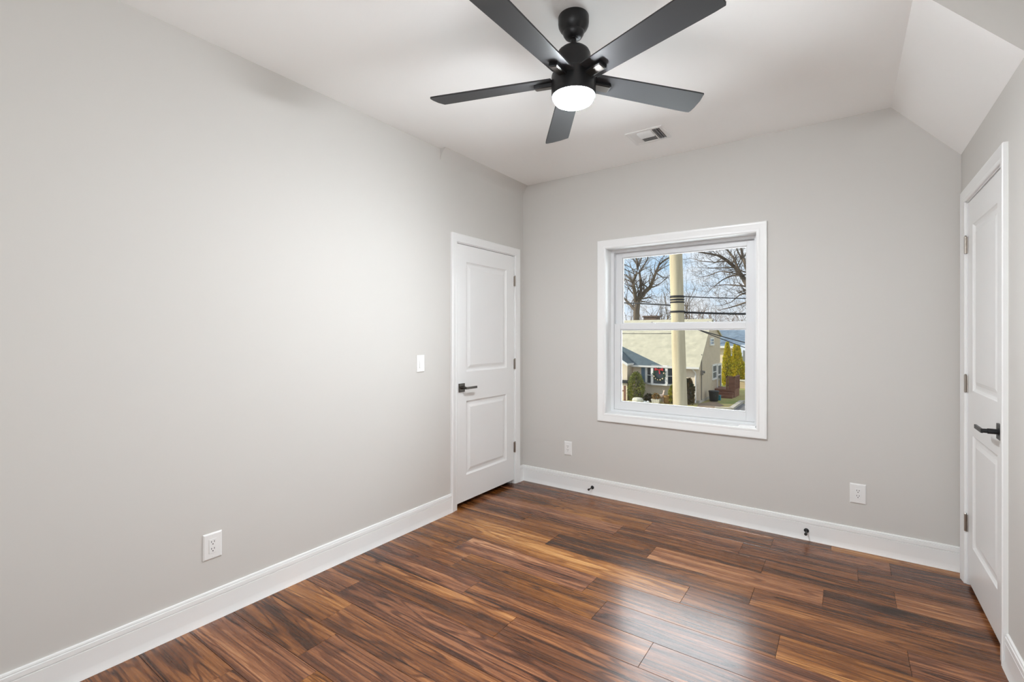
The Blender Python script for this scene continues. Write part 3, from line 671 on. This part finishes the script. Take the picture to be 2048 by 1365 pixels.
# ---- plants made of many small leaf blades
def foliage(b, c, rx, ry, rz, n, size, shape='egg', seed=0):
    q = random.Random(seed); c = Vector(c)
    for i in range(n):
        t = q.random() ** .8
        if shape == 'cone': rad = (1 - t) ** .75 * (.55 + .45 * min(1, t * 7)); z = t * 2 * rz
        else:
            rad = math.sqrt(max(0, 1 - (2 * t - 1) ** 2)) if t > .35 else .72 + .28 * math.sqrt(max(0, 1 - (2 * t - 1) ** 2)); z = t * 2 * rz
            if t > .5: rad *= 1 - .35 * (t - .5)
        a = q.uniform(0, 2 * math.pi); k = q.uniform(.72, 1.04) * (1 + .12 * math.sin(a * 5 + z * 6))
        p = c + Vector((rx * rad * k * math.cos(a), ry * rad * k * math.sin(a), z + q.gauss(0, .03)))
        out = Vector((math.cos(a), math.sin(a), q.uniform(-.1, 1.3))).normalized()
        s = size * q.uniform(.6, 1.5); u = out.cross(Vector((q.gauss(0, 1), q.gauss(0, 1), q.gauss(0, 1)))).normalized() * s * .45
        b.add([p - out * s * .5, p + u, p + out * s, p - u], [(0, 1, 2, 3)])
def plant(name, label, cat, base, rx, rz, n, size, m, shape='egg', seed=0, group=None, extra=()):
    root = thing(name, label, cat, base, 0, group)
    b = MB(); foliage(b, (0, 0, .08), rx, rx, rz, n, size, shape, seed)
    for (ox, oz, r2, h2, n2) in extra: foliage(b, (ox, -.1, oz), r2, r2, h2, n2, size, shape, seed + 5)
    b.build('foliage', M[m], root)
    core = MB(); k = .62
    prof = [(rx * .3, .02), (rx * k, rz * .25), (rx * k * .95, rz * .8), (rx * k * .55, rz * 1.4), (.02, rz * 1.85)]
    core.lathe(prof, n=10); core.build('stem', M['bark'], root)
    return root
def gpt(px, y): p = atY(px, 760, y); return (p.x, y, GZ)
mpp = 36 / FPX                                                  # metres per photo pixel at about 36 m
plant('evergreen_shrub', 'rounded yew shrub in front of the shadowed wing wall', 'shrub', gpt(1272.5, 34.0), .56, 1.0, 2600, .085, 'bush', seed=2)
plant('evergreen_shrub', 'low dark shrub in front of the bay window', 'shrub', gpt(1298, 34.2), .31, .22, 700, .07, 'bushred', seed=3)
plant('evergreen_shrub', 'yellow green shrub left of the utility pole', 'shrub', gpt(1346.5, 34.2), .30, .62, 1300, .08, 'bushyel', seed=4)
plant('evergreen_shrub', 'tall dark reddish shrub right of the utility pole by the downspout', 'shrub', gpt(1377.5, 34.2), .36, .86, 1900, .085, 'bushred', seed=5)
b_ = gpt(1454.5, 49.0); hA = atY(1454, 688, 49.0).z - GZ
plant('arborvitae', 'tall golden arborvitae nearer the house behind the deck', 'evergreen tree', b_, .56, hA / 2, 4200, .14, 'arbo', 'cone', 11, extra=((.45, .3, .26, 1.25, 900),))
b_ = gpt(1476.5, 49.0); hA = atY(1477, 695, 49.0).z - GZ
plant('arborvitae', 'golden arborvitae with two tips at the right behind the deck', 'evergreen tree', b_, .56, hA / 2, 4200, .14, 'arbo', 'cone', 12, extra=((-.30, .4, .34, 1.75, 1300), (.42, .2, .36, 1.05, 1300)))

# ---- deck with steps, bin and small things on the ground
dk = thing('wooden_deck', 'red brown wooden deck with railing and steps at the side door', 'deck', (HSX, 39.6, GZ))
dY0, dY1, dX1 = 40.0, 42.0, atX(1441, 780, HSX).x
dX1 = atY(1475, 775, 41.0).x
fz = GZ + .62
b = MB(); b.box((HSX + .03, dY0, fz - .1), (dX1, dY1, fz)); b.build('floor_boards', M['deck'], dk, world=True)
b = MB(); b.box((HSX + .03, dY0 + .03, GZ), (dX1 - .03, dY1 - .03, fz - .1)); b.build('skirt', M['deck'], dk, world=True)
b = MB(); b.box((HSX + .03, dY0 - .35, GZ), (dX1 - .1, dY0, GZ + .40)); b.box((HSX + .03, dY0 - .70, GZ), (dX1 - .1, dY0 - .35, GZ + .2)); b.build('steps', M['deck'], dk, world=True)
b = MB(); rz_ = fz + .95
for x, y in ((HSX + .9, dY0 + .05), (dX1 - .05, dY0 + .05), (dX1 - .05, dY1 - .05)): b.box((x - .05, y - .05, fz), (x + .05, y + .05, rz_ + .08))
b.box((HSX + .85, dY0 + .0, rz_), (dX1, dY0 + .1, rz_ + .07)); b.box((dX1 - .1, dY0, rz_), (dX1, dY1, rz_ + .07))
for i in range(9): x = HSX + 1.0 + i * (dX1 - HSX - 1.05) / 9; b.box((x, dY0 + .03, fz), (x + .05, dY0 + .07, rz_))
for i in range(14): y = dY0 + .15 + i * .13; b.box((dX1 - .07, y, fz), (dX1 - .03, y + .05, rz_))
b.build('railing', M['deck'], dk, world=True)
q = atZ(1427.5, 803, GZ); bn = thing('trash_bin', 'black round trash bin beside the side wall of the tan house', 'bin', q)
MB().lathe([(.27, .0), (.30, .04), (.345, .70), (.345, .72)], n=24).build('body', M['bin'], bn, smooth=True)
MB().lathe([(.37, .70), (.375, .74), (.33, .78), (.10, .80), (.02, .80)], n=24).build('lid', M['bin'], bn, smooth=True)
q = atZ(1438, 801, GZ); b = MB(); b.box((-.12, -.15, 0), (.12, .15, .34)); b.box((-.14, -.17, .34), (.14, .17, .38)); o = b.build('storage_tub', M['teal'], bevel=.02); o.location = q; tag(o, 'small teal tub on the ground right of the black bin', 'tub')
q = atZ(1275.5, 806, GZ); b = MB(); b.lathe([(.30, 0), (.42, .05), (.44, .22), (.36, .36), (.15, .40)], n=9); o = b.build('boulder', M['stone'], bevel=.03); o.location = q; o.scale = (.95, .7, .95); tag(o, 'large pale boulder in front of the rounded yew shrub', 'rock')
for k, (px, lab) in enumerate(((1289.5, 'small white stone right of the large boulder'), (1295.5, 'small white stone left of the pale lawn figure'))):
    q = atZ(px, 807, GZ); b = MB(); b.lathe([(.08, 0), (.13, .04), (.12, .12), (.04, .17)], n=8); o = b.build('stone', M['white'], smooth=True); o.location = q; tag(o, lab, 'rock')
# pale animal figure with a box planter
q = atZ(1322, 806, GZ); fg = thing('lawn_figure', 'pale animal figure lawn ornament between the stones and the wicker tub', 'lawn ornament', q, R(62))
b = MB()
b.tube([(-.30, 0, .42), (-.15, 0, .46), (.05, 0, .47), (.22, 0, .50)], [.09, .13, .13, .09], 10)
for x in (-.22, .16):
    for y in (-.07, .07): b.tube([(x, y, .42), (x + .02, y, .22), (x, y, 0)], [.05, .03, .025], 6)
b.tube([(.20, 0, .52), (.27, 0, .68), (.30, 0, .80)], [.08, .06, .055], 8); b.tube([(.27, 0, .82), (.36, 0, .79), (.44, 0, .75)], [.06, .05, .03], 8)
for y in (-.05, .05): b.tube([(.28, y, .85), (.25, y * 2, .95)], [.025, .008], 5)
b.tube([(-.32, 0, .47), (-.38, 0, .40)], [.03, .01], 5); b.build('body', M['figure'], fg, smooth=True)
q = atZ(1312, 807, GZ); pb = thing('stone_planter', 'pale trough planter with orange flowers left of the lawn figure', 'planter', q)
MB().add([(-.24, -.16, 0), (.24, -.16, 0), (.24, .16, 0), (-.24, .16, 0), (-.30, -.2, .30), (.30, -.2, .30), (.30, .2, .30), (-.30, .2, .30)], [(3, 2, 1, 0), (4, 5, 6, 7), (0, 1, 5, 4), (1, 2, 6, 5), (2, 3, 7, 6), (3, 0, 4, 7)]).build('trough', M['stone'], pb)
b = MB(); foliage(b, (0, 0, .28), .26, .2, .20, 420, .07, seed=21); b.build('flowers', mat('orange_brown_blooms', (.48, .26, .10), .8, var=((9, 9, 9), (.22, .2, .07), 3)), pb)
q = atZ(1333.5, 807, GZ); wb = thing('wicker_tub', 'brown wicker tub planter left of the utility pole', 'planter', q)
MB().lathe([(.17, 0), (.20, .05), (.215, .50), (.225, .55), (.20, .55), (.18, .47)], n=18).build('tub', M['basket'], wb)
MB().lathe([(.205, .46), (.19, .49), (.02, .50)], n=14).build('soil', M['soil'], wb)

# ---- yard surfaces, curb and fences at the right
def gq(*pp): return [atZ(x, y, GZ) + Vector((0, 0, .015)) for x, y in pp]
b = MB(); b.add(gq((1398, 808), (1430, 803), (1448, 812), (1415, 822), (1385, 826)), [(0, 1, 2, 3, 4)]); struct(b.build('garden_bed', M['soil']), 'bare soil strip beside the tan house', 'soil')
b = MB(); pts = [atZ(1430, 819.5, GZ), atZ(1462, 821, GZ), atZ(1483, 806, GZ), atZ(1530, 805, GZ)]
for p0, p1 in zip(pts, pts[1:]):
    d = (p1 - p0).normalized(); n_ = Vector((-d.y, d.x, 0)) * .14
    b.add([p0 - n_, p1 - n_, p1 + n_, p0 + n_] + [p + Vector((0, 0, .16)) for p in (p0 - n_, p1 - n_, p1 + n_, p0 + n_)], [(3, 2, 1, 0), (4, 5, 6, 7), (0, 1, 5, 4), (1, 2, 6, 5), (2, 3, 7, 6), (3, 0, 4, 7)])
struct(b.build('curb', M['path']), 'pale stone curb at the edge of the lawn', 'curb')
b = MB(); b.add([atZ(1464, 823, GZ) + Vector((0, 0, .012)), atZ(1484, 808, GZ) + Vector((0, 0, .012)), atZ(1600, 806, GZ) + Vector((0, 0, .012)), atZ(1600, 830, GZ) + Vector((0, 0, .012))], [(0, 1, 2, 3)]); struct(b.build('driveway', M['asphalt']), 'dark driveway right of the curb', 'driveway')
f0 = atY(1462, 770, 47.5); gf = thing('garden_wall', 'low tan board wall with a pale cap at the right of the lawn', 'low wall', (f0.x, 47.5, GZ))
zt = atY(1485, 763, 47.5).z
MB().box((f0.x, 47.4, GZ), (f0.x + 9, 47.6, zt)).build('boards', M['board'], gf, world=True); MB().box((f0.x - .05, 47.35, zt), (f0.x + 9, 47.65, zt + .13)).build('cap', M['stone'], gf, world=True)
f0 = atY(1486, 740, 51.0); zt = atY(1490, 702, 51.0).z
gf = thing('board_fence', 'tall grey board fence behind the golden arborvitae', 'fence', (f0.x, 51, GZ))
MB().box((f0.x, 50.95, GZ), (f0.x + 9, 51.05, zt)).build('boards', M['fence'], gf, world=True)
for i in range(5): MB().box((f0.x + i * 2.2, 51.05, GZ), (f0.x + .1 + i * 2.2, 51.15, zt + .05)).build('post', M['fence'], gf, world=True)
# neighbour house
nY = 58.0; x0 = atY(1440, 700, nY).x - 3; x1 = atY(1540, 700, nY).x
nze = atY(1460, 693, nY).z; nh = thing('neighbour_house', 'pale house with a blue grey roof far behind the golden arborvitae', 'house', (x0, nY, GZ))
MB().box((x0, nY, GZ), (x1, nY + 8, nze + .1)).build('wall', M['cream'], nh, world=True)
b = MB(); zr2 = atY(1470, 651, nY + 4).z
roofplane(b, [(x0 - .4, nY - .5, nze), (x1, nY - .5, nze), (x1, nY + 4, zr2), (x0 - .4, nY + 4, zr2)]); roofplane(b, [(x0 - .4, nY + 4, zr2), (x1, nY + 4, zr2), (x1, nY + 8.5, nze), (x0 - .4, nY + 8.5, nze)]); b.build('roof', M['roofgrey'], nh, world=True)
b = MB(); b.box((x0 - .4, nY - .6, nze - .2), (x1, nY - .5, nze + .03)); b.build('gutter', M['white'], nh, world=True)
gx0 = atY(1466, 700, 54.).x; gx1 = atY(1530, 700, 54.).x; gz_ = atY(1480, 712, 54.).z; sh = thing('garage', 'small pale garage with light grey roof right of the neighbour house', 'garage', (gx0, 54, GZ))
MB().box((gx0, 54, GZ), (gx1, 57, gz_)).build('wall', M['white'], sh, world=True)
b = MB(); roofplane(b, [(gx0 - .3, 53.7, gz_), (gx1, 53.7, gz_), (gx1, 55.6, atY(1480, 690, 55.6).z), (gx0 + .5, 55.6, atY(1480, 690, 55.6).z)]); b.build('roof', mat('pale_grey_shingle', (.55, .58, .62), .8), sh, world=True)

# ---- utility pole with cables
PY = 11.6
pb0 = atY(1360.5, 815, PY); pt0 = atY(1350.5, 470, PY); dv = (pt0 - pb0) / (pt0.z - pb0.z)
pole = thing('utility_pole', 'weathered wooden utility pole standing in front of the tan house', 'pole', pb0 + dv * (GZ - pb0.z))
P = lambda z: pb0 + dv * (z - pb0.z)
b = MB(); zsn = [GZ - .02, -2, -.5, .5, 1.5, 2.5, 4, 6.5]; b.tube([P(z) for z in zsn], [.190, .178, .166, .159, .154, .150, .145, .135], 20); b.build('shaft', M['pole'], pole, world=True, smooth=True)
for py, hh in ((594, .05), (600, .035), (605, .035), (624, .045)):
    z = atY(1356, py, PY).z; b = MB(); b.lathe([(.161, z - hh / 2), (.168, z - hh / 3), (.168, z + hh / 3), (.161, z + hh / 2)], (P(z).x, P(z).y, 0), 20); b.build('band', M['cable'], pole, world=True, smooth=True)
def cablew(label, pts, r, group=None):
    """a sagging cable between real points"""
    b = MB(); c = [Vector(p) for p in pts]
    b.tube(c, r, 6); o = b.build('power_cable', M['cable'], world=False, smooth=True); o.location = (0, 0, 0); return tag(o, label, 'cable', group)
def span(a, c, sag, n=14): return [Vector(a).lerp(Vector(c), i / n) + Vector((0, 0, -4 * sag * (i / n) * (1 - i / n))) for i in range(n + 1)]
pz = lambda py, dx=.17: P(atY(1356, py, PY).z) + Vector((dx, 0, 0))
a = pz(594); c = atY(1496, 590, 12.4); cablew('thin upper power cable running right from the utility pole', span(a, a + (c - a) * 3.2, .10), .012)
a = pz(625.5); c = atY(1496, 624, 12.4); cablew('thick lower power cable running right from the utility pole', span(a, a + (c - a) * 3.2, .06), .026)
a = pz(611, -.1); c = atY(1246, 609, 13.5); cablew('power cable running left from the utility pole above the roof', span(a, a + (c - a) * 3.0, -.05), .018)
a = pz(652, .15); c = atY(1497, 684, 15.0); cablew('upper of two dark cables slanting past the attic window', span(a, a + (c - a) * 2.4, .05), .014)
a = pz(649, .15); c = atY(1497, 695, 15.0); cablew('lower of two dark cables slanting past the attic window', span(a, a + (c - a) * 2.4, .05), .011)
a = pz(667.5, -.15); c = atY(1243, 665.5, 13.0); cablew('thin cable in front of the tan roof left of the utility pole', span(a, a + (c - a) * 2.5, .03), .008)

# ---- bare trees
def grow(b, p, d, ln, r, depth, q, twist=.35, up=.08, nmax=4):
    n = max(3, int(3 + ln * 1.2)); pts = [p]; rr = [r]; dd = d.normalized()
    for i in range(n):
        dd = (dd + Vector((q.gauss(0, twist), q.gauss(0, twist), q.gauss(0, twist) + up)) * .45).normalized()
        pts.append(pts[-1] + dd * (ln / n)); rr.append(max(.006, r * (1 - .75 * (i + 1) / n)))
    b.tube(pts, rr, 5 if r > .03 else 3, cap=False)
    if depth > 0:
        for k in range(q.randint(2, nmax)):
            i = q.randint(max(1, n // 3), n); s = (pts[i] - pts[i - 1]).normalized()
            side = Vector((q.gauss(0, 1), q.gauss(0, 1), q.gauss(.25, .8))).normalized()
            grow(b, pts[i], s * .75 + side * .75, ln * q.uniform(.45, .7), rr[i] * .7, depth - 1, q, twist, up, nmax)
def limbs_tree(name, label, y, trunk, trunk_r, limbs, seed, twig_len, m='bark', depth=2, jit=.6):
    q = random.Random(seed); t0 = atY(trunk[0][0], trunk[0][1], y)
    root = thing(name, label, 'tree', (t0.x, y, GZ))
    tp = [Vector((t0.x, y, GZ))] + [atY(px, py, y) for px, py in trunk]
    MB().tube(tp, [trunk_r * 1.25] + [trunk_r * (1 - .12 * i) for i in range(len(trunk))], 10).build('trunk', M[m], root, world=True, smooth=True)
    lb = MB(); tw = MB()
    for pts, r0, r1 in limbs:
        off = 0; c = []
        for i, (px, py) in enumerate(pts):
            if i: off += q.gauss(0, jit)
            c.append(atY(px, py, y + (off if i else 0)))
        n = len(c); rr = [r0 + (r1 - r0) * i / (n - 1) for i in range(n)]
        lb.tube(c, rr, 7)
        for i in range(1, n):
            for k in range(3):
                f = q.random(); p = c[i - 1].lerp(c[i], f); s = (c[i] - c[i - 1]).normalized()
                side = Vector((q.gauss(0, 1), q.gauss(0, 1), q.gauss(.2, .8))).normalized()
                grow(tw, p, s * .6 + side * .8, twig_len * q.uniform(.6, 1.3), max(.012, rr[i] * .42), depth, q)
    lb.build('limbs', M[m], root, world=True, smooth=True); tw.build('twigs', M[m], root, world=True)
    return root
limbs_tree('bare_tree', 'bare forked tree rising behind the chimney of the tan house', 49.0, [(1273, 650), (1273, 622), (1276, 602)], .36,
    [([(1276, 603), (1285, 589), (1300, 575), (1306, 560), (1312, 545), (1318, 530), (1330, 520), (1341, 515)], .26, .05),
     ([(1274, 607), (1270, 590), (1267, 572), (1266, 565), (1272, 550), (1276, 535), (1274, 520), (1270, 505)], .22, .06),
     ([(1276, 535), (1282, 520), (1284, 505)], .08, .05), ([(1279, 598), (1282, 580), (1281, 560), (1279, 545), (1285, 535), (1295, 520), (1297, 500)], .18, .05),
     ([(1266, 565), (1260, 556), (1252, 551), (1240, 545)], .10, .04), ([(1271, 622), (1262, 611), (1254, 603), (1246, 594)], .2, .07), ([(1266, 566), (1256, 561), (1246, 557), (1236, 550)], .07, .03),
     ([(1278, 600), (1289, 592), (1294, 580)], .12, .04), ([(1275, 540), (1272, 525), (1262, 512)], .07, .03), ([(1312, 546), (1325, 555), (1338, 556)], .06, .03)], 31, 2.0)
limbs_tree('bare_tree', 'large bare tree at the right whose limbs reach in over the street', 33.0, [(1540, 700), (1533, 640), (1525, 600)], .34,
    [([(1525, 600), (1505, 583), (1493, 567), (1483, 551), (1470, 535), (1455, 522), (1440, 512), (1420, 508), (1395, 504), (1376, 505)], .20, .02),
     ([(1525, 600), (1503, 565), (1496, 545), (1491, 530), (1485, 512), (1479, 480)], .16, .06), ([(1483, 551), (1474, 533), (1467, 516), (1456, 502), (1443, 490)], .10, .04),
     ([(1505, 583), (1493, 573), (1470, 571), (1450, 570), (1420, 573)], .07, .015), ([(1483, 551), (1465, 551), (1445, 560), (1430, 572), (1415, 585)], .06, .012),
     ([(1525, 600), (1493, 605), (1475, 611), (1455, 617), (1435, 621)], .08, .015), ([(1470, 535), (1450, 536), (1420, 537), (1395, 535)], .05, .012),
     ([(1455, 522), (1430, 525), (1405, 523), (1378, 516)], .05, .012), ([(1525, 600), (1495, 585), (1480, 590), (1462, 605), (1440, 612)], .06, .012), ([(1483, 551), (1460, 545), (1440, 543), (1415, 552), (1398, 555)], .05, .012),
     ([(1491, 530), (1478, 508), (1470, 492)], .06, .03)], 41, 1.2, jit=.35)
def brush(label, px, y, h, seed, m, n=7, spread=.5):
    q = random.Random(seed); p0 = atY(px, 650, y); root = thing('bare_shrub_tree', label, 'tree', (p0.x, y, GZ), 0, 'bare brush behind the tan roof')
    b = MB(); tw = MB()
    b.tube([(0, 0, 0), (.05, 0, h * .25), (0, 0, h * .45)], [.2, .16, .12], 6); b.build('trunk', M[m], root)
    for k in range(n):
        a = 2 * math.pi * k / n; grow(tw, Vector((0, 0, h * q.uniform(.3, .45))), Vector((math.cos(a) * spread, math.sin(a) * spread, 1)), h * q.uniform(.35, .55), .085, 3, q, .4, .05)
    tw.build('branches', M[m], root); return root
for i, (px, y, k, m, lab) in enumerate(((1255, 62, .07, 'barkred', 'brown bare brush far left behind the chimney'), (1297, 68, .085, 'barkred', 'brown bare brush just right of the forked tree'), (1318, 76, .10, 'bark', 'bare grey tree between the forked tree and the utility pole'),
        (1333, 56, .115, 'bark', 'bare tree directly left of the utility pole'), (1375, 62, .12, 'bark', 'bare tree directly right of the utility pole'), (1392, 70, .09, 'barkred', 'brown bare brush above the tan ridge right of the utility pole'),
        (1415, 78, .09, 'bark', 'bare grey tree above the right end of the tan ridge'), (1440, 71, .06, 'barkred', 'brown bare brush right of the tan gable'), (1470, 78, .06, 'barkred', 'brown bare brush above the blue grey roof'), (1495, 86, .06, 'bark', 'bare grey brush at the far right above the blue grey roof'))):
    brush(lab, px, y, 4.9 + k * y, 60 + i, m)
